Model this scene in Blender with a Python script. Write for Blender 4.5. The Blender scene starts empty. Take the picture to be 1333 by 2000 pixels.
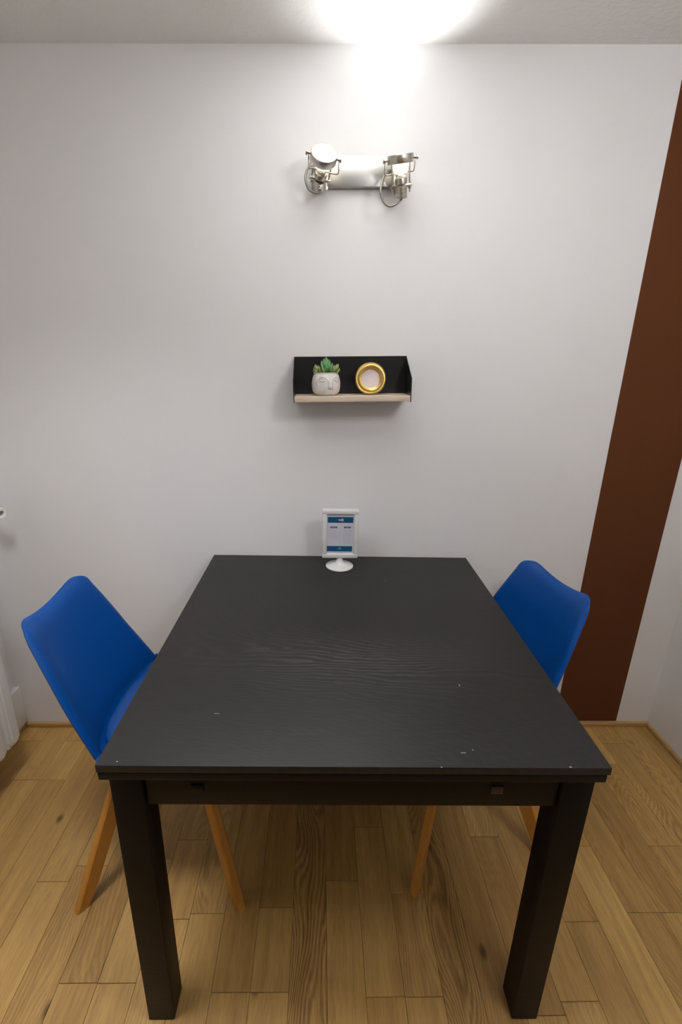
import bpy, bmesh, math, random
from mathutils import Vector, Matrix
S = bpy.context.scene
COL = S.collection
# ------------------------------------------------------------------ camera
F, PITCH, ROLL, YAW = 910.05, .3120, .0178, .0251
cy_, sy_ = math.cos(YAW), math.sin(YAW)
r0 = Vector((cy_, -sy_, 0)); f0 = Vector((sy_, cy_, 0)); Zv = Vector((0, 0, 1))
fw = math.cos(PITCH) * f0 - math.sin(PITCH) * Zv
up = math.sin(PITCH) * f0 + math.cos(PITCH) * Zv
cr = math.cos(ROLL) * r0 + math.sin(ROLL) * up
cu = -math.sin(ROLL) * r0 + math.cos(ROLL) * up
cam = bpy.data.cameras.new('camera')
cam_o = bpy.data.objects.new('camera', cam); COL.objects.link(cam_o)
M = Matrix.Identity(4)
for i in range(3):
    M[i][0] = cr[i]; M[i][1] = cu[i]; M[i][2] = -fw[i]
M.translation = (-.0715, -1.5425, 1.4313)
cam_o.matrix_world = M
cam.sensor_width = 36; cam.sensor_fit = 'AUTO'; cam.lens = 36 * F / 2000
cam.shift_x = 20.33 / 2000; cam.shift_y = -8.15 / 2000; cam.clip_start = .02
S.camera = cam_o
# ------------------------------------------------------------------ world, light, exposure
w = bpy.data.worlds.new('room_air'); S.world = w; w.use_nodes = True
w.node_tree.nodes['Background'].inputs[0].default_value = (1, .97, .93, 1)
w.node_tree.nodes['Background'].inputs[1].default_value = .0
S.view_settings.view_transform = 'Standard'; S.view_settings.look = 'None'
S.view_settings.gamma = 1; S.view_settings.use_curve_mapping = False
S.view_settings.exposure = 0.2
S.cycles.max_bounces = 10; S.cycles.diffuse_bounces = 7
S.cycles.sample_clamp_indirect = 6
SPOT_UP, SPOT_FRONT, FILL_RIGHT, FILL_LEFT, LEAK = 7.5, 112.0, 200., 5.6, .01
LAMP_COL = (.955, .985, 1.0)

# ------------------------------------------------------------------ node helpers
def mat(name, col=(.8, .8, .8), rough=.5, metal=0., spec=.5):
    m = bpy.data.materials.new(name); m.use_nodes = True
    b = m.node_tree.nodes['Principled BSDF']
    b.inputs['Base Color'].default_value = (*col, 1)
    b.inputs['Roughness'].default_value = rough
    b.inputs['Metallic'].default_value = metal
    b.inputs['Specular IOR Level'].default_value = spec
    return m
class NT:
    def __init__(s, m): s.t = m.node_tree; s.b = s.t.nodes['Principled BSDF']
    def n(s, typ, **k):
        x = s.t.nodes.new(typ)
        for a, v in k.items():
            if a.startswith('i_'):
                key = a[2:]; x.inputs[int(key) if key.isdigit() else key.replace('_', ' ')].default_value = v
            else: setattr(x, a, v)
        return x
    def l(s, a, b): s.t.links.new(a, b)
    def ramp(s, fac, stops):
        x = s.n('ShaderNodeValToRGB'); e = x.color_ramp.elements
        while len(e) < len(stops): e.new(.5)
        for q, (p, c) in zip(e, stops): q.position = p; q.color = (*c, 1)
        s.l(fac, x.inputs[0]); return x.outputs[0]
    def coords(s, scale, kind='Object'):
        c = s.n('ShaderNodeTexCoord'); mp = s.n('ShaderNodeMapping'); mp.inputs['Scale'].default_value = scale
        s.l(c.outputs[kind], mp.inputs[0]); return mp.outputs[0]
    def noise(s, vec, scale=1., detail=3., rough=.5, dist=0.):
        x = s.n('ShaderNodeTexNoise'); x.inputs['Scale'].default_value = scale; x.inputs['Detail'].default_value = detail
        x.inputs['Roughness'].default_value = rough; x.inputs['Distortion'].default_value = dist
        s.l(vec, x.inputs['Vector']); return x.outputs[0]
    def math(s, op, a, b=None, c=None):
        x = s.n('ShaderNodeMath', operation=op)
        for i, v in enumerate((a, b, c)):
            if v is None: continue
            if isinstance(v, (int, float)): x.inputs[i].default_value = v
            else: s.l(v, x.inputs[i])
        return x.outputs[0]
    def mix(s, fac, a, b, mode='MIX'):
        x = s.n('ShaderNodeMix', data_type='RGBA', blend_type=mode)
        for sock, v in ((x.inputs[0], fac), (x.inputs[6], a), (x.inputs[7], b)):
            if isinstance(v, (int, float)): sock.default_value = v
            elif isinstance(v, tuple): sock.default_value = (*v, 1)
            else: s.l(v, sock)
        return x.outputs[2]
    def bump(s, h, strength=.2, dist=.001):
        x = s.n('ShaderNodeBump'); x.inputs['Strength'].default_value = strength; x.inputs['Distance'].default_value = dist
        s.l(h, x.inputs['Height']); s.l(x.outputs[0], s.b.inputs['Normal'])

def plaster(name, col, bump=.25, scale=14, dist=.002):
    m = mat(name, col, .8, spec=.12); t = NT(m)
    v = t.coords((1, 1, 1))
    a = t.noise(v, scale, 5, .6); b_ = t.noise(v, scale * 9, 3, .5)
    h = t.math('ADD', a, t.math('MULTIPLY', b_, .25))
    t.bump(h, bump, dist)
    c = t.noise(v, 2.2, 4, .6)
    t.l(t.ramp(c, [(.3, tuple(x * .97 for x in col)), (.7, col)]), t.b.inputs['Base Color'])
    return m
M_WALL = plaster('white_wall_paint', (.78, .765, .765))
M_CEIL = plaster('white_ceiling_plaster', (.80, .79, .765), .9, 9, .008)
M_STRIPE = plaster('brown_wall_paint', (.112, .037, .0135), .15, 30, .001)

def oak(name, dark, light, plank=False, axis='y', rough=.42):
    m = mat(name, light, rough, spec=.4); t = NT(m)
    oi = t.n('ShaderNodeObjectInfo')
    sc = {'y': (1, .055, 1), 'x': (.055, 1, 1), 'z': (1, 1, .055)}[axis]
    c = t.n('ShaderNodeTexCoord'); add = t.n('ShaderNodeVectorMath', operation='ADD')
    t.l(c.outputs['Object'], add.inputs[0])
    comb = t.n('ShaderNodeCombineXYZ')
    rnd = t.math('MULTIPLY', oi.outputs['Random'], 31.)
    for i in range(3): t.l(t.math('MULTIPLY', rnd, (1., 1.7, .6)[i]), comb.inputs[i])
    t.l(comb.outputs[0], add.inputs[1])
    mp = t.n('ShaderNodeMapping'); mp.inputs['Scale'].default_value = sc; t.l(add.outputs[0], mp.inputs[0])
    v = mp.outputs[0]
    warp = t.noise(v, 14, 2, .5)
    # growth rings: sine of a warped coordinate
    rings = t.n('ShaderNodeTexWave', wave_type='BANDS', bands_direction='X' if axis != 'x' else 'Y')
    rings.inputs['Scale'].default_value = 34; rings.inputs['Distortion'].default_value = 2.2
    rings.inputs['Detail'].default_value = 3; rings.inputs['Detail Scale'].default_value = 3
    mp3 = t.n('ShaderNodeMapping'); mp3.inputs['Scale'].default_value = {'y': (1, .26, 1), 'x': (.26, 1, 1), 'z': (1, 1, .26)}[axis]; t.l(add.outputs[0], mp3.inputs[0])
    big0 = t.noise(mp3.outputs[0], 8, 1.5, .45); wob = t.n('ShaderNodeVectorMath', operation='SCALE'); wob.inputs['Scale'].default_value = .26
    cw = t.n('ShaderNodeCombineXYZ')
    for i in range(3): t.l(big0, cw.inputs[i])
    t.l(cw.outputs[0], wob.inputs[0]); wa = t.n('ShaderNodeVectorMath', operation='ADD'); t.l(v, wa.inputs[0]); t.l(wob.outputs[0], wa.inputs[1])
    t.l(wa.outputs[0], rings.inputs['Vector'])
    fine = t.noise(v, 420, 3, .65); mid = t.noise(v, 46, 4, .55)
    if plank:
        sep = t.n('ShaderNodeSeparateColor'); t.l(oi.outputs['Color'], sep.inputs[0])
        gs = sep.outputs[1]
    g = t.math('ADD', t.math('MULTIPLY', mid, .48), t.math('MULTIPLY', fine, .45))
    rr = t.math('MULTIPLY', rings.outputs[1], gs if plank else .25)
    g2 = t.math('SUBTRACT', g, t.math('MULTIPLY', t.math('SUBTRACT', rr, .1), .26))
    base = t.ramp(g2, [(.16, dark), (.62, light)])
    if plank:
        big = t.noise(v, 3.2, 2, .5)
        stain = t.ramp(big, [(.35, (.80, .74, .66)), (.62, (1, 1, 1))])
        base = t.mix(.55, base, stain, 'MULTIPLY')
        tone = t.ramp(sep.outputs[0], [(0, (.68, .61, .53)), (.5, (.93, .91, .88)), (1, (1.16, 1.19, 1.17))])
        base = t.mix(1., base, tone, 'MULTIPLY')
        # knots
        vo = t.n('ShaderNodeTexVoronoi', voronoi_dimensions='2D'); mp2 = t.n('ShaderNodeMapping'); mp2.inputs['Scale'].default_value = (1, .55, 0)
        t.l(add.outputs[0], mp2.inputs[0]); t.l(mp2.outputs[0], vo.inputs['Vector']); vo.inputs['Scale'].default_value = 2.7
        k = t.ramp(vo.outputs['Distance'], [(.010, (.16, .12, .09)), (.034, (1, 1, 1))])
        base = t.mix(.8, base, k, 'MULTIPLY')
    t.l(base, t.b.inputs['Base Color'])
    t.bump(g, .12, .0006)
    return m
M_PLANK = oak('oak_floor', (.225, .120, .034), (.60, .372, .128), True)
M_SKIRT = oak('oak_skirting', (.36, .2, .065), (.56, .35, .13), axis='x')
M_LEG = oak('beech_leg', (.36, .15, .022), (.56, .26, .045), axis='z')
M_BOARD = oak('pale_shelf_wood', (.50, .39, .29), (.66, .535, .42), axis='x')

def black_wood(name, top):
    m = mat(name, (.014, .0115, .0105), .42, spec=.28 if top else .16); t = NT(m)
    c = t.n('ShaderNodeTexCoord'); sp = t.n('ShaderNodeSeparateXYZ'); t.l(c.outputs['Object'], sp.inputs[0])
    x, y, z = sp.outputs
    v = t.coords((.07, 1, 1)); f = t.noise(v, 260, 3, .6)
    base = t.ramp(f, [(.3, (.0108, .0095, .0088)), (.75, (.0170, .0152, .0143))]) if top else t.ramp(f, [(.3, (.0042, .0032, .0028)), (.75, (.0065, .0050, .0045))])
    h = f
    if top:
        # one board of crown-cut veneer: rings that arch around a point near the middle of the top
        gx = t.math('MULTIPLY', t.math('SUBTRACT', x, .02), 1 / .22); gx2 = t.math('MULTIPLY', gx, gx)
        gy = t.math('MULTIPLY', t.math('SUBTRACT', y, -.115), 1 / .085); gy2 = t.math('MULTIPLY', gy, gy)
        mask = t.math('POWER', 2.718, t.math('MULTIPLY', t.math('ADD', t.math('MULTIPLY', gx2, .8), gy2), -1.))
        yy = t.math('ADD', y, t.math('MULTIPLY', t.math('ABSOLUTE', t.math('ADD', gy, .35)), t.math('MULTIPLY', gx, .035)))
        yy = t.math('ADD', yy, t.math('MULTIPLY', t.noise(t.coords((3, 12, 1)), 1.6, 3, .55), .05))
        ring = t.math('SINE', t.math('MULTIPLY', yy, 2 * math.pi / .0115))
        ring = t.math('POWER', t.math('MULTIPLY_ADD', ring, .5, .5), 2.5)
        pore = t.math('MULTIPLY', ring, t.math('MULTIPLY_ADD', f, .8, .3))
        lines = t.math('MULTIPLY', pore, t.math('MULTIPLY_ADD', mask, .9, .07))
        base = t.mix(lines, base, (.062, .056, .053))
        h = t.math('ADD', f, t.math('MULTIPLY', lines, 1.2))
        chip = None
        for cx, cy, rx, ry in CHIPS:
            ax = t.math('MULTIPLY', t.math('SUBTRACT', x, cx), 1 / rx); ay = t.math('MULTIPLY', t.math('SUBTRACT', y, cy), 1 / ry)
            d = t.math('LESS_THAN', t.math('ADD', t.math('MULTIPLY', ax, ax), t.math('MULTIPLY', ay, ay)), 1.)
            chip = d if chip is None else t.math('MAXIMUM', chip, d)
        base = t.mix(t.math('MULTIPLY', chip, .9), base, (.32, .29, .26))
    t.l(base, t.b.inputs['Base Color'])
    t.l(t.math('MULTIPLY_ADD', f, .14, .42), t.b.inputs['Roughness'])
    t.bump(h, .2, .0005)
    return m
CHIPS = [(.2395, -.198, .0012, .0035), (.197, -.381, .0055, .0009), (.216, -.374, .0013, .0013), (-.268, -.288, .006, .0006), (.137, .298, .003, .0006), (.377, -.4105, .0022, .0016), (-.415, -.404, .0016, .0012), (.15, -.412, .0016, .0008)]
M_BLACK = black_wood('black_brown_stained_wood_shaded', False)  # same wood as the top; shade of legs and aprons put in darker base
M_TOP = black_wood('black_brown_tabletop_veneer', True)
def blue_plastic():
    m = mat('blue_plastic', (.0, .052, .245), .42, spec=.25); t = NT(m)
    v = t.coords((1, 1, 1)); t.bump(t.noise(v, 600, 2, .5), .06, .0004)
    return m
M_BLUE = blue_plastic()
M_BLUEPAD = mat('blue_leatherette', (.0, .05, .22), .5); _t = NT(M_BLUEPAD); _t.bump(_t.noise(_t.coords((1, 1, 1)), 420, 3, .6), .12, .0005)
M_STEEL = mat('brushed_nickel', (.52, .485, .43), .3, 1.); _t = NT(M_STEEL)
_t.l(_t.math('MULTIPLY_ADD', _t.noise(_t.coords((4, 60, 300)), 5, 3), .22, .2), _t.b.inputs['Roughness'])
M_PLATE = mat('brushed_nickel_plate', (.38, .365, .345), .36, 1.); _t = NT(M_PLATE)
_t.l(_t.math('MULTIPLY_ADD', _t.noise(_t.coords((3, 60, 500)), 4, 3), .2, .25), _t.b.inputs['Roughness'])
M_CABLE = mat('grey_braided_cable', (.20, .185, .165), .4, .6)
M_BLACKMETAL = mat('black_powder_coat', (.008, .008, .009), .28, spec=.5); _t = NT(M_BLACKMETAL)
_t.bump(_t.noise(_t.coords((1, 1, 1)), 700, 2), .08, .0004)
M_WHITEPLASTIC = mat('white_plastic', (.64, .63, .615), .3)
M_ENAMEL = mat('white_radiator_enamel', (.80, .79, .78), .3)
M_DARKHOLE = mat('grey_green_plastic', (.20, .20, .16), .5)
M_GREYFELT = mat('grey_metal_bracket', (.03, .03, .032), .5)
def ceramic():
    m = mat('white_glazed_stone', (.70, .675, .63), .5); t = NT(m); v = t.coords((1, 1, 1))
    t.l(t.ramp(t.noise(v, 60, 4, .6), [(.35, (.62, .585, .54)), (.65, (.76, .735, .70))]), t.b.inputs['Base Color'])
    t.bump(t.noise(v, 300, 3), .15, .0005); return m
M_POT = ceramic()
M_GROOVE = mat('carved_grey_line', (.36, .33, .32), .7)
M_SOIL = mat('dark_soil', (.03, .02, .012), .9)
def leafmat(name, base, tip):
    m = mat(name, base, .45); t = NT(m)
    c = t.n('ShaderNodeTexCoord'); sp = t.n('ShaderNodeSeparateXYZ'); t.l(c.outputs['Object'], sp.inputs[0])
    t.l(t.ramp(t.math('MULTIPLY', sp.outputs[2], 34.), [(.15, base), (.8, tip)]), t.b.inputs['Base Color'])
    t.b.inputs['Subsurface Weight'].default_value = .0
    return m
M_LEAF = leafmat('green_succulent_leaf', (.035, .13, .018), (.15, .34, .14))
M_LEAF2 = leafmat('yellow_green_succulent_leaf', (.10, .17, .012), (.34, .40, .14))
M_GOLD = mat('brushed_gold', (.70, .50, .17), .36, 1.)
def pearl():
    m = mat('pale_pink_print', (.7, .62, .63), .25); t = NT(m); v = t.coords((1, 1, 1))
    n = t.noise(v, 55, 3, .5, .6)
    t.l(t.ramp(n, [(.25, (.80, .76, .77)), (.45, (.72, .64, .67)), (.56, (.78, .60, .62)), (.64, (.66, .70, .66)), (.8, (.82, .78, .78))]), t.b.inputs['Base Color'])
    return m
M_PEARL = pearl()
M_PAPER = mat('printed_paper', (.56, .55, .62), .35)
M_PRINTBLUE = mat('blue_print', (.006, .075, .165), .35)
M_PRINTNAVY = mat('navy_print', (.035, .045, .135), .35)
M_PRINTGREY = mat('grey_print', (.46, .45, .53), .4)
M_PRINTWHITE = mat('white_print', (.75, .8, .84), .4)
M_PRINTPALE = mat('pale_blue_print', (.16, .33, .50), .4)
def emitter(name, col, st):
    m = mat(name, col, .3); b = m.node_tree.nodes['Principled BSDF']
    b.inputs['Emission Color'].default_value = (*col, 1); b.inputs['Emission Strength'].default_value = st; return m
M_BULB = emitter('lit_halogen_face', (1, .97, .90), 2.6)
M_GLOBE = emitter('added_lamp_glass', (.97, .985, 1), 1.)  # glowing glass of the added, unseen fill lamps
M_GLOW = emitter('lit_halogen_filament', (1, .95, .85), .7)
def glass():
    m = mat('ribbed_reflector_glass', (.95, .93, .86), .12); b = m.node_tree.nodes['Principled BSDF']
    b.inputs['Transmission Weight'].default_value = .75; b.inputs['IOR'].default_value = 1.45
    return m
M_GLASS = glass()

# ------------------------------------------------------------------ mesh helpers
def obj(name, bm, m, parent=None, smooth=False, loc=None):
    bmesh.ops.recalc_face_normals(bm, faces=bm.faces)
    me = bpy.data.meshes.new(name); bm.to_mesh(me); bm.free()
    for x in (m if isinstance(m, (list, tuple)) else [m]): me.materials.append(x)
    if smooth:
        for p in me.polygons: p.use_smooth = True
        if smooth != 'all': me.set_sharp_from_angle(angle=math.radians(38))
    o = bpy.data.objects.new(name, me); COL.objects.link(o)
    if parent: o.parent = parent
    if loc: o.location = loc
    return o
def thing(name, label, cat, loc=(0, 0, 0), rot=(0, 0, 0), group=None):
    o = bpy.data.objects.new(name, None); COL.objects.link(o); o.empty_display_size = .05
    o.location = loc; o.rotation_euler = rot; o['label'] = label; o['category'] = cat
    if group: o['group'] = group
    return o
def struct(o, label=None):
    o['kind'] = 'structure'
    if label: o['label'] = label
    return o
def box(bm, lo, hi, bev=0., seg=2):
    lo, hi = Vector(lo), Vector(hi)
    r = bmesh.ops.create_cube(bm, size=1, matrix=Matrix.Translation((lo + hi) / 2) @ Matrix.Diagonal((*(hi - lo), 1)))
    if bev:
        es = {e for v in r['verts'] for e in v.link_edges}
        bmesh.ops.bevel(bm, geom=list(es), offset=bev, segments=seg, affect='EDGES', profile=.5)
    return bm
def boxobj(name, lo, hi, m, parent=None, bev=0., seg=2, **k):
    return obj(name, box(bmesh.new(), lo, hi, bev, seg), m, parent, smooth=bool(bev), **k)
def frame_of(d):
    d = Vector(d).normalized(); a = Vector((0, 0, 1)) if abs(d.z) < .9 else Vector((0, 1, 0))
    x = a.cross(d).normalized(); return Matrix((x, d.cross(x), d)).transposed()
def lathe(bm, prof, n=32, M=Matrix.Identity(4), close=True):
    """prof: (radius, height) pairs turned about local z"""
    rings = []
    for r, h in prof:
        rings.append([bm.verts.new(M @ Vector((r * math.cos(2 * math.pi * i / n), r * math.sin(2 * math.pi * i / n), h))) for i in range(n)]
                     if r > 1e-6 else [bm.verts.new(M @ Vector((0, 0, h)))])
    for a, b in zip(rings, rings[1:]):
        for i in range(n):
            j = (i + 1) % n
            if len(a) == 1 and len(b) == 1: continue
            if len(a) == 1: bm.faces.new((a[0], b[i], b[j]))
            elif len(b) == 1: bm.faces.new((a[i], a[j], b[0]))
            else: bm.faces.new((a[i], a[j], b[j], b[i]))
    return bm
def axisM(p, d):
    return Matrix.Translation(p) @ frame_of(d).to_4x4()
def cyl(bm, a, b, r, n=16):
    a, b = Vector(a), Vector(b); L = (b - a).length
    return lathe(bm, [(0, 0), (r * .9, 0), (r, r * .1), (r, L - r * .1), (r * .9, L), (0, L)], n, axisM(a, b - a))
def spline(pts, n=10):
    P = [Vector(p) for p in pts]; P = [2 * P[0] - P[1]] + P + [2 * P[-1] - P[-2]]; out = []
    for i in range(1, len(P) - 2):
        for k in range(n):
            t = k / n; a, b, c, d = P[i - 1:i + 3]
            out.append(.5 * (2 * b + (c - a) * t + (2 * a - 5 * b + 4 * c - d) * t * t + (3 * b - a - 3 * c + d) * t ** 3))
    return out + [P[-2]]
def tube(bm, pts, r, n=8):
    rings = []; prev = None
    for i, p in enumerate(pts):
        d = (pts[min(i + 1, len(pts) - 1)] - pts[max(i - 1, 0)]).normalized()
        x = (prev - d * prev.dot(d)).normalized() if prev is not None else frame_of(d).col[0].normalized()
        prev = x; y = d.cross(x)
        rings.append([bm.verts.new(p + r * (math.cos(2 * math.pi * k / n) * x + math.sin(2 * math.pi * k / n) * y)) for k in range(n)])
    for a, b in zip(rings, rings[1:]):
        for k in range(n): bm.faces.new((a[k], a[(k + 1) % n], b[(k + 1) % n], b[k]))
    bm.faces.new(rings[0][::-1]); bm.faces.new(rings[-1]); return bm
def prism(bm, poly, axis, a, b):
    """poly of 2-D points extruded along axis 0/1/2 from a to b"""
    def P(p, h):
        q = [p[0], p[1]]; q.insert(axis, h); return Vector(q)
    A = [bm.verts.new(P(p, a)) for p in poly]; B = [bm.verts.new(P(p, b)) for p in poly]
    bm.faces.new(A); bm.faces.new(B[::-1])
    for i in range(len(poly)):
        j = (i + 1) % len(poly); bm.faces.new((A[i], B[i], B[j], A[j]))
    return bm
def rrect(w, h, r, n=6, cx=0, cy=0):
    out = []
    for k, (sx, sy) in enumerate(((1, 1), (-1, 1), (-1, -1), (1, -1))):
        for i in range(n + 1):
            a = math.pi / 2 * (k + i / n)
            out.append((cx + sx * (w / 2 - r) + r * math.cos(a), cy + sy * (h / 2 - r) + r * math.sin(a)))
    return out

# ------------------------------------------------------------------ room shell
XL, XR, YF = -1.262, 1.300, -5.20
SL = .0256                                    # the old ceiling rises a little to the right
def zc(x): return 2.2187 + SL * x
struct(boxobj('wall_back', (XL - .1, 0, -.03), (XR + .1, .12, 2.34), M_WALL), 'plain white painted back wall above the table')
struct(boxobj('wall_left', (XL - .12, YF, -.03), (XL, 0, 2.34), M_WALL), 'white painted left wall behind the radiator')
struct(boxobj('wall_right', (XR, YF, -.03), (XR + .12, 0, 2.34), M_WALL), 'white painted wall at the right edge of the photo')
struct(boxobj('wall_front', (XL - .12, YF - .12, -.03), (XR + .12, YF, 2.34), M_WALL), 'white wall behind the viewer')
bm = bmesh.new()
prism(bm, [(XL - .12, zc(XL - .12)), (XR + .12, zc(XR + .12)), (XR + .12, 2.38), (XL - .12, 2.38)], 1, YF - .12, .12)
struct(obj('ceiling', bm, M_CEIL), 'white rough plastered ceiling lit by the wall lamp')
wall_back = bpy.data.objects['wall_back']
bm = bmesh.new()
prism(bm, [(.9095, .02), (1.1655, .02), (1.1625, zc(1.16) - .002), (.9010, zc(.90) - .002)], 1, -.0012, .0)
st = obj('painted_stripe', bm, M_STRIPE, wall_back); st['label'] = 'dark brown painted vertical stripe'

floor = struct(boxobj('floor', (XL, YF, -.05), (XR, 0, -.010), mat('dark_subfloor', (.035, .02, .008), .8)), 'oak strip parquet floor')
random.seed(11)
SW, X0 = .0915, -.0415
ENDS = {-13: [-.081], -12: [-.256], -11: [-.0817, -.2565], -10: [-.124], -9: [-.593], -7: [-.821], -6: [-.533, -.822], -5: [-.4745, -.69],
        -4: [-.677], -3: [-.842, -.30], -2: [-.664, -.843], -1: [-.16, -1.12], 0: [-.5974], 1: [-.438, -.8546], 2: [-.634, -.8556], 3: [-.25],
        5: [-.4714], 4: [-.93], 6: [-.868, -.30], 7: [-.706], 8: [-.5026], 9: [-.6859], 10: [-.6866, -.1], 11: [-.5045, -.1967], 12: [-.0997, -.5045]}
TONE = {(-1, 1): (.50, 1.), (0, 0): (.22, .15), (0, 1): (.66, .12), (1, 1): (.5, .1), (-2, 0): (.30, .1), (-3, 0): (.25, .2), (5, 1): (.35, .2),
        (3, 1): (.48, .85), (4, 0): (.42, .3), (7, 1): (.40, .1), (8, 1): (.82, .1), (6, 0): (.66, .1), (-11, 0): (.34, .1), (-10, 0): (.30, .2),
        (-11, 1): (.72, .1), (-7, 0): (.34, .5), (-6, 1): (.5, .1), (-6, 2): (.62, .1), (9, 0): (.42, .3), (10, 0): (.40, .5), (10, 1): (.42, .5),
        (11, 0): (.8, .2), (11, 1): (.72, .6), (12, 1): (.66, .7), (-3, 1): (.55, .1), (-2, 1): (.5, .1), (-3, 2): (.62, .1), (-2, 2): (.6, .1)}
cache = {}
for k in range(-14, 15):
    x0, x1 = max(X0 + SW * k, XL), min(X0 + SW * (k + 1), XR)
    if x1 - x0 < .005: continue
    ys = sorted([0.0] + ENDS.get(k, []), reverse=True)
    full = [ys[0]]
    for y in ys[1:]:
        full.append(y)
    while full[-1] > -2.2:
        full.append(max(-2.2, full[-1] - random.choice((.42, .55, .68, .8))))
        if full[-1] < -2.0: full[-1] = -2.2
    for i, (a, b) in enumerate(zip(full, full[1:])):
        L, W = round(a - b, 3), round(x1 - x0, 4); key = (L, W)
        if key not in cache:
            bm = bmesh.new(); g = .00035
            box(bm, (-W / 2 + g, -L / 2 + g * 1.6, -.010), (W / 2 - g, L / 2 - g * 1.6, 0))
            top = [e for e in bm.edges if all(v.co.z > -.001 for v in e.verts)]
            bmesh.ops.bevel(bm, geom=top, offset=.0005, segments=1, affect='EDGES')
            bmesh.ops.recalc_face_normals(bm, faces=bm.faces)
            me = bpy.data.meshes.new('plank'); bm.to_mesh(me); bm.free(); me.materials.append(M_PLANK); cache[key] = me
        o = bpy.data.objects.new('plank', cache[key]); COL.objects.link(o); o.parent = floor
        o.location = ((x0 + x1) / 2, (a + b) / 2, random.uniform(-.0002, .0))
        tn = TONE.get((k, i), (random.uniform(.38, .68), random.choice((.05, .15, .3, .45))))
        o.color = (tn[0], tn[1], random.random(), 1)
boxobj('rear_floor', (XL, YF, -.0099), (XR, -2.2, -.0005), M_PLANK, floor).color = (.5, .2, .5, 1)

# oak skirting strips and the white duct low on the left wall
def skirt(name, lo, hi, label):
    bm = box(bmesh.new(), lo, hi, .003, 2); return struct(obj(name, bm, M_SKIRT, smooth=True), label)
skirt('baseboard_back', (XL + .026, -.013, 0), (XR, 0, .019), 'low oak skirting strip along the back wall')
skirt('baseboard_right', (XR - .013, YF, 0), (XR, -.0135, .019), 'low oak skirting strip along the right wall')
skirt('baseboard_left', (XL, YF, 0), (XL + .024, -.0005, .022), 'low oak skirting strip along the left wall')
struct(boxobj('trim_1', (XL, YF, .0225), (XL + .026, -.0005, .188), M_ENAMEL, bev=.002), 'white cable duct low on the left wall behind the radiator')

# ------------------------------------------------------------------ dining table
TH, TW, TL = .7565, .45, .9007
tb = thing('dining_table', 'square black-brown wooden extending dining table pushed against the back wall', 'table', (.0, -.5, 0), (0, 0, -.0105))
def T(y): return y + .5
yb, yf = T(-.0122), T(-.0122 - TL)
boxobj('tabletop', (-TW, yf, TH - .0162), (TW, yb, TH), M_TOP, tb, .0014)
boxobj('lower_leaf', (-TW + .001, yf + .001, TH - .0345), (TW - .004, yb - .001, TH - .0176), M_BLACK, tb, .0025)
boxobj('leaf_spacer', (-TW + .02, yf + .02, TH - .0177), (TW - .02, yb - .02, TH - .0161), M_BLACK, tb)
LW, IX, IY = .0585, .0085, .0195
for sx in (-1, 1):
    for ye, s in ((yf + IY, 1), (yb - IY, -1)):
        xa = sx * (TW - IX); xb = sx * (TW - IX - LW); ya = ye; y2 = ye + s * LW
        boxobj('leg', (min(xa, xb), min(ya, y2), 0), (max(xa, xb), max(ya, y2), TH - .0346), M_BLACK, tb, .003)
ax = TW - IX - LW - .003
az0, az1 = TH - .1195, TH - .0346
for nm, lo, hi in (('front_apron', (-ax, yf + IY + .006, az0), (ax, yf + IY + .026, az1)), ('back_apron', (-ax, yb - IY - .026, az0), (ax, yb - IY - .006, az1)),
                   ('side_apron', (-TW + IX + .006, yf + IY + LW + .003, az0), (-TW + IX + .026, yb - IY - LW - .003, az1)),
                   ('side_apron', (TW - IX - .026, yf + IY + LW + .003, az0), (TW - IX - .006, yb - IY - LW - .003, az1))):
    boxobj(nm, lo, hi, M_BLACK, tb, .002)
M_SLIDE = mat('dark_brown_slide', (.016, .011, .010), .4)
for x in (-.286, .265):
    o = boxobj('slide_end', (x - .011, yf + IY + .0025, TH - .086), (x + .011, yf + IY + .03, TH - .0685), M_SLIDE if x > 0 else M_BLACK, tb, .001)

# ------------------------------------------------------------------ chairs
def lerp_profile(prof, t):
    n = len(prof) - 1; f = t * n; i = max(1, min(int(f), n - 2)) if n > 2 else 0
    i = min(int(f), n - 1); u = f - i
    P = lambda j: prof[max(0, min(n, j))]
    out = []
    for c in range(len(prof[0])):
        a, b, c2, d = P(i - 1)[c], P(i)[c], P(i + 1)[c], P(i + 2)[c]
        out.append(.5 * (2 * b + (c2 - a) * u + (2 * a - 5 * b + 4 * c2 - d) * u * u + (3 * b - a - 3 * c2 + d) * u ** 3))
    return out
# x, z, half width, side curl   (chair faces +x, seat centre at the origin)
SHELL = [(-.316, .812, .02), (-.305, .775, .032), (-.290, .725, .042), (-.270, .665, .050), (-.249, .605, .056), (-.228, .55, .062),
         (-.208, .495, .070), (-.190, .450, .078), (-.145, .425, .076), (-.07, .417, .064), (.02, .416, .048), (.10, .420, .032),
         (.17, .427, .018), (.220, .427, .006), (.238, .414, .0)]
WIDTH = [(0, .146), (.10, .163), (.22, .182), (.34, .198), (.45, .210), (.6, .222), (.75, .220), (.9, .202), (1, .180)]
def half_width(t):
    for (a, wa), (b, wb) in zip(WIDTH, WIDTH[1:]):
        if t <= b: u = (t - a) / (b - a); w_ = wa + (wb - wa) * u; break
    d = t * .98                                   # metres from the top edge, roughly
    R1 = .062
    if d < R1: w_ -= R1 - math.sqrt(max(0, R1 * R1 - (R1 - d) ** 2))
    e = (1 - t) * .98; R2 = .07
    if e < R2: w_ -= R2 - math.sqrt(max(0, R2 * R2 - (R2 - e) ** 2))
    return w_
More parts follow.
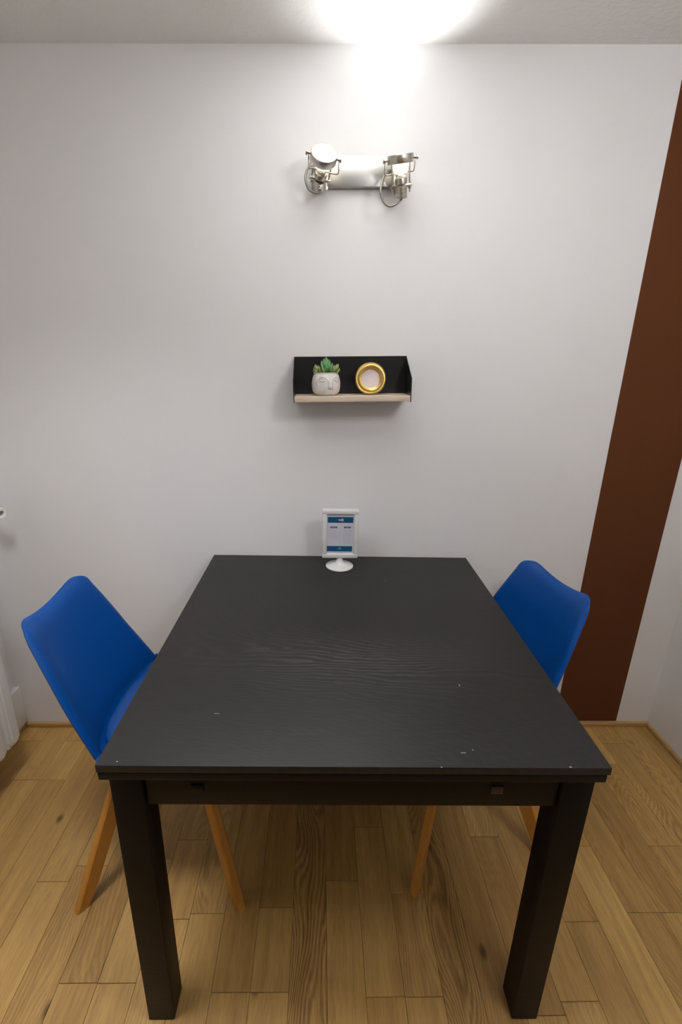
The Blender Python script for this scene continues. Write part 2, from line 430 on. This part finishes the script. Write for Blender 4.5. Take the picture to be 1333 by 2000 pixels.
def shell_grid(bm, nv=36):
    ts = [0, .0008, .003, .007, .012, .019, .027, .037, .05, .065] + [.065 + .865 * (i + 1) / 46 for i in range(46)] + [.945, .96, .972, .982, .99, .996, 1]
    rows = []
    for t in ts:
        x, z, cl = lerp_profile(SHELL, t); xa, za, _ = lerp_profile(SHELL, max(0, t - .012)); xb, zb, _ = lerp_profile(SHELL, min(1, t + .012))
        hw = half_width(t)
        tx, tz = xb - xa, zb - za; L = math.hypot(tx, tz); nx, nz = -tz / L, tx / L      # points forward on the back, up on the seat
        row = []
        for j in range(nv + 1):
            v = -1 + 2 * j / nv; v = math.sin(v * math.pi / 2) * .45 + v * .55
            y = v * hw; q = min(1., abs(y) / (half_width(max(.08, min(.9, t)))))
            c = cl * q ** 2.3
            roll = max(0, q - .86) / .14
            c -= .016 * roll ** 2                                          # edge rolls back
            top = max(0, .075 - t) / .075
            c -= .018 * top ** 2                                           # so does the top edge
            lift = 0
            if t < .2: lift = (1 - t / .2) ** 2 * .020 * (min(1, abs(y) / .115) ** 2 - .6)
            row.append(bm.verts.new((x + nx * c, y, z + nz * c + lift)))
        rows.append(row)
    for a, b in zip(rows, rows[1:]):
        for j in range(nv): bm.faces.new((a[j], a[j + 1], b[j + 1], b[j]))
    return bm
def pad_bm():
    bm = bmesh.new(); n = 48; rings = []
    cx, rx, ry = .002, .187, .176
    def seat_z(x):
        b = .419
        if x < -.08: b += .10 * ((-.08 - x) / .1) ** 2 * .22
        return b
    for r, h in ((1., .004), (1.0, .018), (.985, .026), (.955, .031), (.90, .034), (.8, .035), (.6, .0345), (.3, .034)):
        ring = []
        for i in range(n):
            a = 2 * math.pi * i / n; c_, s_ = math.cos(a), math.sin(a); k = (abs(c_) ** 3.2 + abs(s_) ** 3.2) ** (-1 / 3.2)
            x, y = cx + rx * r * k * c_, ry * r * k * s_
            ring.append(bm.verts.new((x, y, seat_z(x) + h + .05 * (abs(y) / .2) ** 3)))
        rings.append(ring)
    for A, B in zip(rings, rings[1:]):
        for i in range(n): bm.faces.new((A[i], A[(i + 1) % n], B[(i + 1) % n], B[i]))
    bm.faces.new(rings[0]); bm.faces.new(rings[-1]); return bm
def solid(o, th, off=-1):
    m = o.modifiers.new('thickness', 'SOLIDIFY'); m.thickness = th; m.offset = off
    b = o.modifiers.new('round', 'BEVEL'); b.width = th * .35; b.segments = 2; b.limit_method = 'ANGLE'; b.angle_limit = math.radians(60)
def chair_leg(foot, top, wt, wb, th):
    foot, top = Vector(foot), Vector(top)
    rad = Vector((foot.x, foot.y, 0)).normalized(); tan = Vector((-rad.y, rad.x, 0)); bm = bmesh.new()
    rings = []
    N = 8
    for i in range(N + 1):
        t = i / N; p = foot.lerp(top, t); wd = (wb + (wt - wb) * t ** .9) * (1 if i else .86)
        c = .004
        ring = []
        for a, b in ((0, -th / 2 + c), (c, -th / 2), (wd - c, -th / 2), (wd, -th / 2 + c), (wd, th / 2 - c), (wd - c, th / 2), (c, th / 2), (0, th / 2 - c)):
            ring.append(bm.verts.new(p - rad * a + tan * b))
        rings.append(ring)
    for a, b in zip(rings, rings[1:]):
        for k in range(8): bm.faces.new((a[k], a[(k + 1) % 8], b[(k + 1) % 8], b[k]))
    bm.faces.new(rings[0]); bm.faces.new(rings[-1])
    return bm
def make_chair(label, loc, rz, fx=.225, fy=.245, twist=0.):
    t = thing('dining_chair', label, 'chair', loc, (0, 0, rz), 'blue shell chairs at the table')
    sh = obj('shell', shell_grid(bmesh.new()), M_BLUE, t, 'all', (.027, 0, 0)); solid(sh, .006)
    obj('seat_pad', pad_bm(), M_BLUEPAD, t, 'all', (.027, 0, 0))
    bm = bmesh.new()
    for a in (math.atan2(fy, fx), -math.atan2(fy, fx)):
        m = Matrix.Rotation(a, 4, 'Z')
        r = bmesh.ops.create_cube(bm, size=1, matrix=m @ Matrix.Translation((0, 0, .383)) @ Matrix.Diagonal((.25, .022, .03, 1)))
    box(bm, (-.075, -.075, .395), (.075, .075, .409))
    obj('leg_bracket', bm, M_GREYFELT, t)
    for sx in (-1, 1):
        for sy in (-1, 1):
            q = .50
            obj('leg', chair_leg((sx * fx, sy * fy, 0), (sx * fx * q, sy * fy * q, .398), .056, .041, .024), M_LEG, t, smooth=True)
    return t
make_chair('blue moulded shell chair at the left side of the table near the radiator', (-.492, -.428, 0), 0.)
RR = math.radians(180 + 12)
make_chair('blue moulded shell chair at the right side of the table in front of brown stripe', (.366, -.350, 0), RR, .222, .25)

# ------------------------------------------------------------------ radiator
XF = -1.100
rad = thing('radiator', 'white sectional column radiator on the left wall at the photo edge', 'radiator', (-1.18, -.5, .15))
def R(p): return (p[0] + 1.18, p[1] + .5, p[2] - .15)
PT = .0705
sec_mesh = None
for i in range(9):
    y1 = -.214 - PT * i; y0 = y1 - PT + .0022
    if sec_mesh is None:
        bm = bmesh.new(); Wd = PT - .0022; Hh = .84
        # front fin: outline in (y, z) with rounded lower and upper corners, stepped in depth
        def fin(wd, r, z0, z1, xa, xb):
            pl = [(p[0], p[1]) for p in rrect(wd, z1 - z0, r, 6, 0, (z0 + z1) / 2)]
            prism(bm, pl, 0, xa, xb)
        fin(Wd, .014, 0, Hh, .052, .068)
        fin(Wd * .72, .024, .004, Hh - .004, .0679, .074)
        fin(Wd * .40, .012, .012, Hh - .012, .0739, .080)
        fin(Wd * .55, .012, .02, Hh - .02, -.05, .0521)
        fin(Wd, .028, 0, Hh, -.064, -.05)
        bmesh.ops.recalc_face_normals(bm, faces=bm.faces)
        es = [e for e in bm.edges if e.calc_face_angle(0) > 1.2]
        sec_mesh = bpy.data.meshes.new('section'); bm.to_mesh(sec_mesh); bm.free(); sec_mesh.materials.append(M_ENAMEL)
    o = bpy.data.objects.new('section', sec_mesh); COL.objects.link(o); o.parent = rad
    o.location = (0, (y0 + y1) / 2 + .5, 0)
for z in (.20, .925):
    obj('collector', cyl(bmesh.new(), R((-1.17, -.83, z)), R((-1.17, -.20, z)), .017), M_ENAMEL, rad, True)
bm = bmesh.new(); cyl(bm, R((-1.17, -.205, .925)), R((-1.17, -.085, .925)), .011); cyl(bm, R((-1.262, -.094, .925)), R((-1.165, -.094, .925)), .010)
obj('valve_body', bm, M_ENAMEL, rad, True)
bm = bmesh.new(); lathe(bm, [(.009, -.012), (.0085, -.001), (.011, .0), (.0165, .0), (.018, -.004), (.018, -.035), (.014, -.05), (0, -.05)], 28, axisM(R((-1.098, -.094, .934)), (1, -.25, .0)))
kn = obj('valve_knob', bm, M_ENAMEL, rad, True)
bm = bmesh.new(); lathe(bm, [(0, -.006), (.0086, -.006), (.0086, -.012), (0, -.012)], 20, axisM(R((-1.098, -.094, .934)), (1, -.25, .0)))
obj('knob_core', bm, M_DARKHOLE, kn)
for y in (-.30, -.72):
    bm = box(bmesh.new(), R((XL, y - .012, .80)), R((-1.23, y + .012, .85))); obj('wall_bracket', bm, M_ENAMEL, rad)

# ------------------------------------------------------------------ wall shelf
TILT = .0243
sh = thing('wall_shelf', 'small black metal wall shelf with a pale wooden board', 'shelf', (.0245, 0, 1.3065), (0, -TILT, 0))
HW = .1755; D = .112
boxobj('back_panel', (-HW, -.0026, -.003), (HW, -.001, .1295), M_BLACKMETAL, sh)
for s in (-1, 1):
    bm = prism(bmesh.new(), [(-.001, -.003), (-D, -.003), (-D, .0655), (-.001, .1295)], 0, s * HW, s * (HW + .0018))
    obj('side_panel', bm, M_BLACKMETAL, sh)
boxobj('base_lip', (-HW, -.03, -.003), (HW, -.0027, -.0012), M_BLACKMETAL, sh)
boxobj('shelf_board', (-HW + .0008, -D + .001, -.001), (HW - .0008, -.0028, .0155), M_BOARD, sh, .0008)
SHM = Matrix.Translation((.0245, 0, 1.3065)) @ Matrix.Rotation(-TILT, 4, 'Y')
def on_shelf(x, y, z=.0155): return SHM @ Vector((x, y, z))

# ------------------------------------------------------------------ potted succulent
pp = on_shelf(-.0785, -.062)
pot = thing('potted_succulent', 'green succulent in a white pot carved with a sleeping face on the shelf', 'plant', pp, (0, -TILT, 0))
def pr_(z):
    t = z / .068
    return .0325 + .0115 * math.sin(math.pi * min(1, max(0, (t * .9 + .07)))) ** .8
prof = [(0, 0), (.028, 0), (.0322, .003)] + [(pr_(z), z) for z in (.010, .018, .026, .034, .042, .050, .058, .064)] + [(.0375, .0675), (.0355, .068), (.034, .066), (.033, .055), (0, .055)]
obj('pot', lathe(bmesh.new(), prof, 48), M_POT, pot, True)
def on_pot(a, z, e=.0004):       # angle a (rad) to the right of straight front
    r = pr_(z) + e; return Vector((r * math.sin(a), -r * math.cos(a), z))
A0 = .30
def strip(name, pts, r, m=M_GROOVE):
    bm = bmesh.new(); tube(bm, spline([on_pot(a + A0, z) for a, z in pts], 6), r, 6); return obj(name, bm, m, pot, 'all')
for s in (-1, 1):
    strip('eyebrow', [(s * .95, .047), (s * .75, .0525), (s * .48, .0545), (s * .24, .049), (s * .155, .040), (s * .15, .030), (s * .16, .0235)], .0006)
    strip('eyelid', [(s * .83, .0455), (s * .62, .0415), (s * .42, .0435), (s * .33, .047)], .0007)
    strip('lash_line', [(s * .80, .048), (s * .6, .0495), (s * .40, .0485)], .0004)
strip('nose_base', [(-.17, .0225), (-.06, .0205), (.06, .0205), (.17, .0225)], .0010)
bm = bmesh.new()
nr = []
for z, wd, e in ((.049, .05, .0002), (.040, .07, .0016), (.030, .10, .0030), (.0235, .14, .0042), (.0205, .12, .0012)):
    nr.append([bm.verts.new(on_pot(A0 - wd, z, -.0004)), bm.verts.new(on_pot(A0 - wd * .4, z, e)), bm.verts.new(on_pot(A0 + wd * .4, z, e)), bm.verts.new(on_pot(A0 + wd, z, -.0004))])
for a, b in zip(nr, nr[1:]):
    for j in range(3): bm.faces.new((a[j], a[j + 1], b[j + 1], b[j]))
obj('nose', bm, M_POT, pot, 'all')
bm = lathe(bmesh.new(), [(0, .0575), (.02, .058), (.0331, .0555)], 24); obj('soil', bm, M_SOIL, pot, True)
random.seed(5)
def leaf_bm(L, W):
    bm = bmesh.new(); rows = []
    for t, wv, b in ((0, .35, 0), (.3, .8, -.04), (.6, 1., -.02), (.82, .62, .06), (1., .06, .16)):
        x = W * wv / 2; c = Vector((0, -b * L, t * L))
        rows.append([bm.verts.new(c + Vector((-x, -.14 * W, 0))), bm.verts.new(c + Vector((0, .30 * W * wv, 0))), bm.verts.new(c + Vector((x, -.14 * W, 0))), bm.verts.new(c + Vector((0, -.26 * W * wv - .05 * W, 0)))])
    for a, b in zip(rows, rows[1:]):
        for j in range(4): bm.faces.new((a[j], a[(j + 1) % 4], b[(j + 1) % 4], b[j]))
    bm.faces.new(rows[0]); bm.faces.new(rows[-1][::-1]); return bm
for (cx, cy2, cz, lean, leanx, n, L, m) in ((.001, .003, .062, .10, .0, 24, .0465, M_LEAF), (-.0215, -.010, .0615, .55, -.5, 15, .029, M_LEAF2), (.0225, -.009, .0615, .55, .6, 15, .031, M_LEAF2), (-.006, -.019, .060, .5, -.1, 9, .021, M_LEAF2), (.012, .016, .060, .3, .3, 10, .030, M_LEAF)):
    ro = obj('rosette', cyl(bmesh.new(), (0, 0, -.004), (0, 0, .008), .003, 8), m, pot, True, (cx, cy2, cz))
    ro.rotation_euler = (.15 if cy2 < 0 else 0, leanx * .75, 0)
    if m is M_LEAF2: ro['label'] = 'small yellow-green rosette'
    base = None
    for i in range(n):
        if base is None:
            lf = obj('leaf', leaf_bm(L, L * .29), m, ro, 'all'); base = lf
        else:
            lf = base.copy(); COL.objects.link(lf); lf.parent = ro
        a = i * 2.39996; tl = .12 + .95 * (i / n)
        s = 1.0 - .28 * (i / n)
        lf.scale = (s, s, s)
        lf.rotation_euler = (Matrix.Rotation(a, 3, 'Z') @ Matrix.Rotation(-tl, 3, 'X')).to_euler()
        lf.location = Vector((math.sin(a) * -.0, 0, .004 - .006 * i / n))

# ------------------------------------------------------------------ round gold frame
lean = math.radians(9)
gp = on_shelf(.0595, -.057)
gf = thing('round_frame', 'round gold frame with a pale pink picture leaning on the shelf', 'picture frame', gp, (0, -TILT, 0))
RG = .0485
GM = Matrix.Translation((0, 0, RG * math.cos(lean) + .0006)) @ Matrix.Rotation(math.pi / 2 - lean, 4, 'X')
prof = [(0, -.012), (.044, -.012), (.0475, -.009), (RG, -.003), (.0475, .003), (.0445, .006), (.042, .0055), (.0395, .0065), (.0385, .010), (.0368, .0118), (.0352, .0105), (.0345, .007), (.0332, .0065), (.0322, .0035), (.0308, .003), (.0298, -.001), (.0285, -.0015), (.028, -.005), (.0, -.005)]
obj('rim', lathe(bmesh.new(), prof, 64, GM), M_GOLD, gf, True)
obj('picture', lathe(bmesh.new(), [(0, -.0046), (.0281, -.0046), (.0281, -.0049)], 48, GM), M_PEARL, gf)
bm = bmesh.new(); box(bm, (-.012, .010, .004), (.012, .0118, .045))
bmesh.ops.rotate(bm, verts=bm.verts, cent=(0, .0115, .045), matrix=Matrix.Rotation(math.radians(16), 3, 'X'))
obj('easel_back', bm, M_GOLD, gf)

# ------------------------------------------------------------------ table sign
sg = thing('table_sign', 'white double-sided sign holder with blue and white notice on a round foot on the table', 'sign', (-.0016, -.096, TH))
prof = [(0, 0), (.0445, 0), (.0465, .0015), (.0462, .0035), (.040, .0062), (.028, .0095), (.018, .014), (.0125, .020), (.0105, .027), (.0100, .034), (0, .034)]
obj('foot', lathe(bmesh.new(), prof, 48), M_WHITEPLASTIC, sg, True)
bm = bmesh.new(); lathe(bm, [(0, .026), (.0092, .026), (.0090, .038), (.006, .042), (0, .042)], 24); obj('stem', bm, M_WHITEPLASTIC, sg, True)
FW, FZ0, FZ1 = .0598, .034, .2035; IW, IZ0, IZ1 = .0447, .0495, .188; FT = .011
fr = bmesh.new()
for lo, hi in (((-FW, -FT, FZ0), (FW, FT, IZ0)), ((-FW, -FT, IZ1), (FW, FT, FZ1)), ((-FW, -FT, IZ0 - .002), (-IW, FT, IZ1 + .002)), ((IW, -FT, IZ0 - .002), (FW, FT, IZ1 + .002))):
    box(fr, lo, hi, .0028, 3)
frm = obj('frame', fr, M_WHITEPLASTIC, sg, True)
boxobj('notice', (-IW - .001, -.0065, IZ0 - .001), (IW + .001, .0065, IZ1 + .001), M_PAPER, sg)
ntc = sg.children[-1]
def quad(bm, x0, z0, x1, z1, y=-.0067): bm.faces.new([bm.verts.new(p) for p in ((x0, y, z0), (x1, y, z0), (x1, y, z1), (x0, y, z1))])
PH = IZ1 - IZ0
def pz(f): return IZ1 - f * PH           # fraction from the top of the opening
def px(f): return -IW + f * 2 * IW
bm = bmesh.new(); quad(bm, px(.03), pz(.21), px(.965), pz(.065)); obj('header_band', bm, M_PRINTBLUE, ntc)
bm = bmesh.new(); quad(bm, px(.01), pz(.945), px(.955), pz(.805)); obj('footer_band', bm, M_PRINTBLUE, ntc)
def disc(bm, cx, cz, r0_, r1_, y, a0=0, a1=2 * math.pi, n=24, sx=1.):
    for i in range(n):
        a, b = a0 + (a1 - a0) * i / n, a0 + (a1 - a0) * (i + 1) / n
        P = lambda r, t: bm.verts.new((cx + sx * r * math.sin(t), y, cz + r * math.cos(t)))
        if r0_ > 0: bm.faces.new((P(r0_, a), P(r1_, a), P(r1_, b), P(r0_, b)))
        else: bm.faces.new((P(0, a), P(r1_, a), P(r1_, b)))
lc = pz(.138)
bm = bmesh.new(); disc(bm, .0005, lc, 0, .0088, -.0068, sx=1.05); obj('logo_ground', bm, M_PRINTNAVY, ntc)
bm = bmesh.new()
disc(bm, .0048, lc, .0026, .0046, -.0069, .45, 2 * math.pi - .45); quad(bm, .0042, lc + .0006, .0054, lc + .0052, -.0069)
for k in range(7):
    a = .9 + k * .72; quad(bm, .0048 + .0048 * math.sin(a) - .0006, lc + .0048 * math.cos(a) - .0006, .0048 + .0048 * math.sin(a) + .0006, lc + .0048 * math.cos(a) + .0006, -.0069)
disc(bm, -.0043, lc - .0003, .0006, .0021, -.0069); quad(bm, -.0068, lc - .002, -.0058, lc + .0028, -.0069); quad(bm, -.0022, lc - .002, -.0012, lc + .0016, -.0069)
obj('logo', bm, M_PRINTWHITE, ntc)
lz = pz(.872)
bm = bmesh.new(); disc(bm, -.0016, lz, .0042, .0055, -.0069, -1.4, 1.4)
for i in range(-2, 3): quad(bm, -.0016 + i * .0024 - .0007, lz - .0042, -.0016 + i * .0024 + .0007, lz - .0028, -.0069)
disc(bm, -.0016, lz - .0005, .0, .0036, -.0069, -1.3, 1.3); quad(bm, -.008, lz - .0016, .005, lz - .001, -.0069)
obj('footer_logo', bm, M_PRINTPALE, ntc)
for c, n in ((.235, 8), (.735, 6)):
    x, z = px(c + .02), pz(.325); bm = bmesh.new()
    pl = rrect(.0232, .0058, .0028, 6, x, z); bm.faces.new([bm.verts.new((a, -.0068, b)) for a, b in pl])
    obj('heading_pill', bm, M_PRINTNAVY, ntc)
    bm = bmesh.new()
    for i in range(n):
        x = px(c + .02) + (i - (n - 1) / 2) * .0021; quad(bm, x - .0008, pz(.333), x + .0006, pz(.317), -.0069)
    obj('heading_text', bm, M_PRINTGREY, ntc)
bm = bmesh.new(); random.seed(3)
for c, rows in ((.08, (.40, .425, .475, .50, .525, .55, .575, .60)), (.60, (.40, .425, .475, .50, .525, .565, .59, .635, .66, .685, .71, .735))):
    for rw in rows:
        x = px(c); end = x + .030 * random.uniform(.72, 1.05)
        while x < end:
            wl = random.uniform(.0018, .0052); quad(bm, x, pz(rw + .006), min(end, x + wl), pz(rw - .004), -.0068); x += wl + .0009
quad(bm, px(.492), pz(.77), px(.498), pz(.36), -.0068)
obj('body_text', bm, M_PRINTGREY, ntc)

# ------------------------------------------------------------------ wall lamp with two heads
lp = thing('wall_lamp', 'brushed nickel wall lamp with two adjustable halogen spot heads', 'wall lamp', (.034, 0, 1.925), (0, -TILT, 0))
LM = (Matrix.Translation((.034, 0, 1.925)) @ Matrix.Rotation(-TILT, 4, 'Y')).inverted()
def Lc(p): return LM @ Vector(p)
boxobj('back_plate', (-.137, -.022, -.0360), (.128, -.0005, .0385), M_PLATE, lp, .0012)
def spot_head(label, cen, ax_, side, post, cable, energy, size, blend):
    cen = Lc(cen); a = Vector(ax_).normalized(); s = Vector(side); s = (s - a * s.dot(a)).normalized(); q = a.cross(s)
    fM = Matrix((s, q, a)).transposed().to_4x4(); fM.translation = cen
    h = obj('lamp_head', lathe(bmesh.new(), [(.0318, -.018), (.0342, -.018), (.0350, -.0165), (.0350, .0), (.0343, .0015), (.0318, .0015), (.0318, -.018)], 48, fM), M_STEEL, lp, True)
    if label: h['label'] = label
    def P(x, y, z): return fM @ Vector((x, y, z))
    # reflector of the bulb, ribbed glass, with its lit face
    n = 48; bm = bmesh.new(); rings = []
    for r, z in ((.0245, -.002), (.0240, -.012), (.0222, -.024), (.0185, -.036), (.0140, -.046), (.0118, -.050)):
        rings.append([bm.verts.new(P((r * (1 + .018 * (i % 2))) * math.cos(2 * math.pi * i / n), (r * (1 + .018 * (i % 2))) * math.sin(2 * math.pi * i / n), z)) for i in range(n)])
    for A, B in zip(rings, rings[1:]):
        for i in range(n): bm.faces.new((A[i], A[(i + 1) % n], B[(i + 1) % n], B[i]))
    obj('reflector', bm, M_GLASS, h, True)
    obj('bulb_face', lathe(bmesh.new(), [(0, -.0012), (.0316, -.0016), (.0316, -.0022), (0, -.0022)], 40, fM), M_BULB, h)
    obj('filament', lathe(bmesh.new(), [(0, -.044), (.005, -.042), (.0085, -.030), (.0085, -.014), (0, -.008)], 16, fM), M_GLOW, h, True)
    obj('bulb_neck', lathe(bmesh.new(), [(.0115, -.046), (.0115, -.050), (.0160, -.0505), (.0165, -.0525), (.0165, -.064), (0, -.064)], 32, fM), M_STEEL, h, True)
    bm = bmesh.new(); box(bm, (-.0285, -.0085, -.0715), (.0285, .0085, -.0635), .001); bm.transform(fM); obj('clamp_bar', bm, M_STEEL, h, True)
    prof = [(0, -.0710), (.0165, -.0710)]
    for k in range(5): prof += [(.0165, -.073 - k * .0042), (.0155, -.0738 - k * .0042), (.0155, -.0756 - k * .0042), (.0165, -.0764 - k * .0042)]
    prof += [(.0165, -.0955), (.0158, -.0965), (0, -.0965)]
    obj('socket', lathe(bmesh.new(), prof, 32, fM), M_STEEL, h, True)
    for sx in (-1, 1):
        bm = cyl(bmesh.new(), P(sx * .0235, 0, -.084), P(sx * .0235, 0, -.010), .0021, 10)
        lathe(bm, [(0, -.0770), (.0036, -.0770), (.0036, -.0720), (0, -.0720)], 6, fM @ Matrix.Translation((sx * .0235, 0, 0)))
        obj('rod', bm, M_STEEL, h, True)
        bm = cyl(bmesh.new(), P(sx * .0345, 0, -.008), P(sx * .0440, 0, -.008), .0032, 14); cyl(bm, P(sx * .0425, 0, -.008), P(sx * .0470, 0, -.008), .0062, 18)
        obj('knob', bm, M_STEEL, h, True)
    po = Lc(post)
    bm = bmesh.new(); tips = [P(sx * .0400, 0, -.008) for sx in (-1, 1)]
    yU = (tips[0].y + tips[1].y) / 2 + .016; zU = (tips[0].z + tips[1].z) / 2 - .0275
    slope = (tips[1].z - tips[0].z) / (tips[1].x - tips[0].x); mx = (tips[0].x + tips[1].x) / 2
    path = []
    for sx, tip in ((-1, tips[0]), (1, tips[1])):
        low = Vector((tip.x, yU, zU + slope * (tip.x - mx)))
        leg_ = [tip, tip.lerp(low, .80), tip.lerp(low, .95) + Vector((-sx * .0012, 0, 0)), low + Vector((-sx * .004, 0, 0)), low + Vector((-sx * .012, 0, 0))]
        path.append(leg_)
    tube(bm, path[0] + path[1][::-1], .0019, 8); obj('yoke', bm, M_STEEL, h, 'all')
    cU = Vector((mx, yU, zU))
    bm = cyl(bmesh.new(), Vector((po.x, -.0215, po.z)), cU, .0050, 16)
    box(bm, (po.x - .011, -.030, po.z - .036), (po.x + .011, -.0215, po.z + .012), .001)
    obj('wall_post', bm, M_STEEL, h, True)
    bm = bmesh.new(); tube(bm, spline([P(0, 0, -.094), P(0, 0, -.099)] + [Lc(c) for c in cable], 10), .0030, 8); obj('cable', bm, M_CABLE, h, 'all')
    L = bpy.data.lights.new('spot_beam', 'SPOT'); L.energy = energy; L.spot_size = math.radians(size); L.spot_blend = blend; L.shadow_soft_size = .022; L.color = LAMP_COL
    lo = bpy.data.objects.new('spot_beam', L); COL.objects.link(lo); lo.parent = h
    m = Matrix((s, -q, -a)).transposed().to_4x4(); m.translation = cen + a * .004; lo.matrix_local = m
    K = bpy.data.lights.new('reflector_leak', 'POINT'); K.energy = LEAK; K.shadow_soft_size = .018; K.color = LAMP_COL
    ko = bpy.data.objects.new('reflector_leak', K); COL.objects.link(ko); ko.parent = h; ko.location = P(0, 0, -.03)
    return h
spot_head('spot head tilted towards the viewer with a glowing face', (-.0685, -.118, 1.9325), (.16, -.81, .56), (1, 0, -.13), (-.069, -.022, 1.912),
          [(-.0767, -.062, 1.8645), (-.0863, -.070, 1.8573), (-.0988, -.075, 1.8579), (-.1112, -.078, 1.8663), (-.1182, -.075, 1.8884), (-.1144, -.065, 1.9105), (-.1051, -.05, 1.9255), (-.094, -.024, 1.932)], SPOT_FRONT, 100, .9)
spot_head('spot head pointing up at the ceiling', (.1335, -.085, 1.9445), (-.12, -.32, 1.), (1, 0, .11), (.137, -.022, 1.908),
          [(.1302, -.083, 1.8331), (.1125, -.082, 1.8269), (.0953, -.081, 1.8365), (.0859, -.079, 1.861), (.0909, -.070, 1.8936), (.1043, -.055, 1.9165), (.1202, -.024, 1.929)], SPOT_UP, 102, .85)

# ------------------------------------------------------------------ added globe lamp out of view, raises the room's brightness
for lx, ly, share, lab in ((.62, -1.30, FILL_RIGHT, 'added opal globe lamp out of view to brighten the room'),):
    cl = thing('added_fill_globe', lab, 'lamp', (lx, ly, zc(lx)))
    obj('canopy', lathe(bmesh.new(), [(0, -.028), (.03, -.026), (.05, -.012), (.052, -.001), (0, -.001)], 32), M_STEEL, cl, True)
    obj('stem', cyl(bmesh.new(), (0, 0, -.02), (0, 0, -.12), .008), M_STEEL, cl, True)
    bm = bmesh.new(); bmesh.ops.create_uvsphere(bm, u_segments=32, v_segments=20, radius=.10, matrix=Matrix.Translation((0, 0, -.20)))
    obj('globe', bm, M_GLOBE, cl, 'all')
    L = bpy.data.lights.new('globe_fill_light', 'POINT'); L.shadow_soft_size = .105; L.energy = share; L.color = (.97, .985, 1)
    lo = bpy.data.objects.new('globe_fill_light', L); COL.objects.link(lo); lo.parent = cl; lo.location = (0, 0, -.20)

# ------------------------------------------------------------------ added ceiling panel out of view, brightens the left floor and lower wall
for lx, ly, en, lab in ((-.66, -.92, FILL_LEFT, 'added flat ceiling panel out of view to brighten the left floor'),):
    dl = thing('added_fill_panel', lab, 'lamp', (lx, ly, zc(lx)))
    obj('bezel', lathe(bmesh.new(), [(.17, -.001), (.185, -.001), (.185, -.012), (.180, -.015), (.17, -.013), (.17, -.001)], 48), M_STEEL, dl, True)
    obj('diffuser', lathe(bmesh.new(), [(0, -.003), (.1695, -.003), (.1695, -.010), (0, -.010)], 48), M_GLOBE, dl)
    L = bpy.data.lights.new('panel_fill_light', 'AREA'); L.shape = 'DISK'; L.size = .33; L.energy = en; L.spread = math.radians(105); L.color = (.97, .985, 1)
    lo = bpy.data.objects.new('panel_fill_light', L); COL.objects.link(lo); lo.parent = dl; lo.location = (0, 0, -.016)
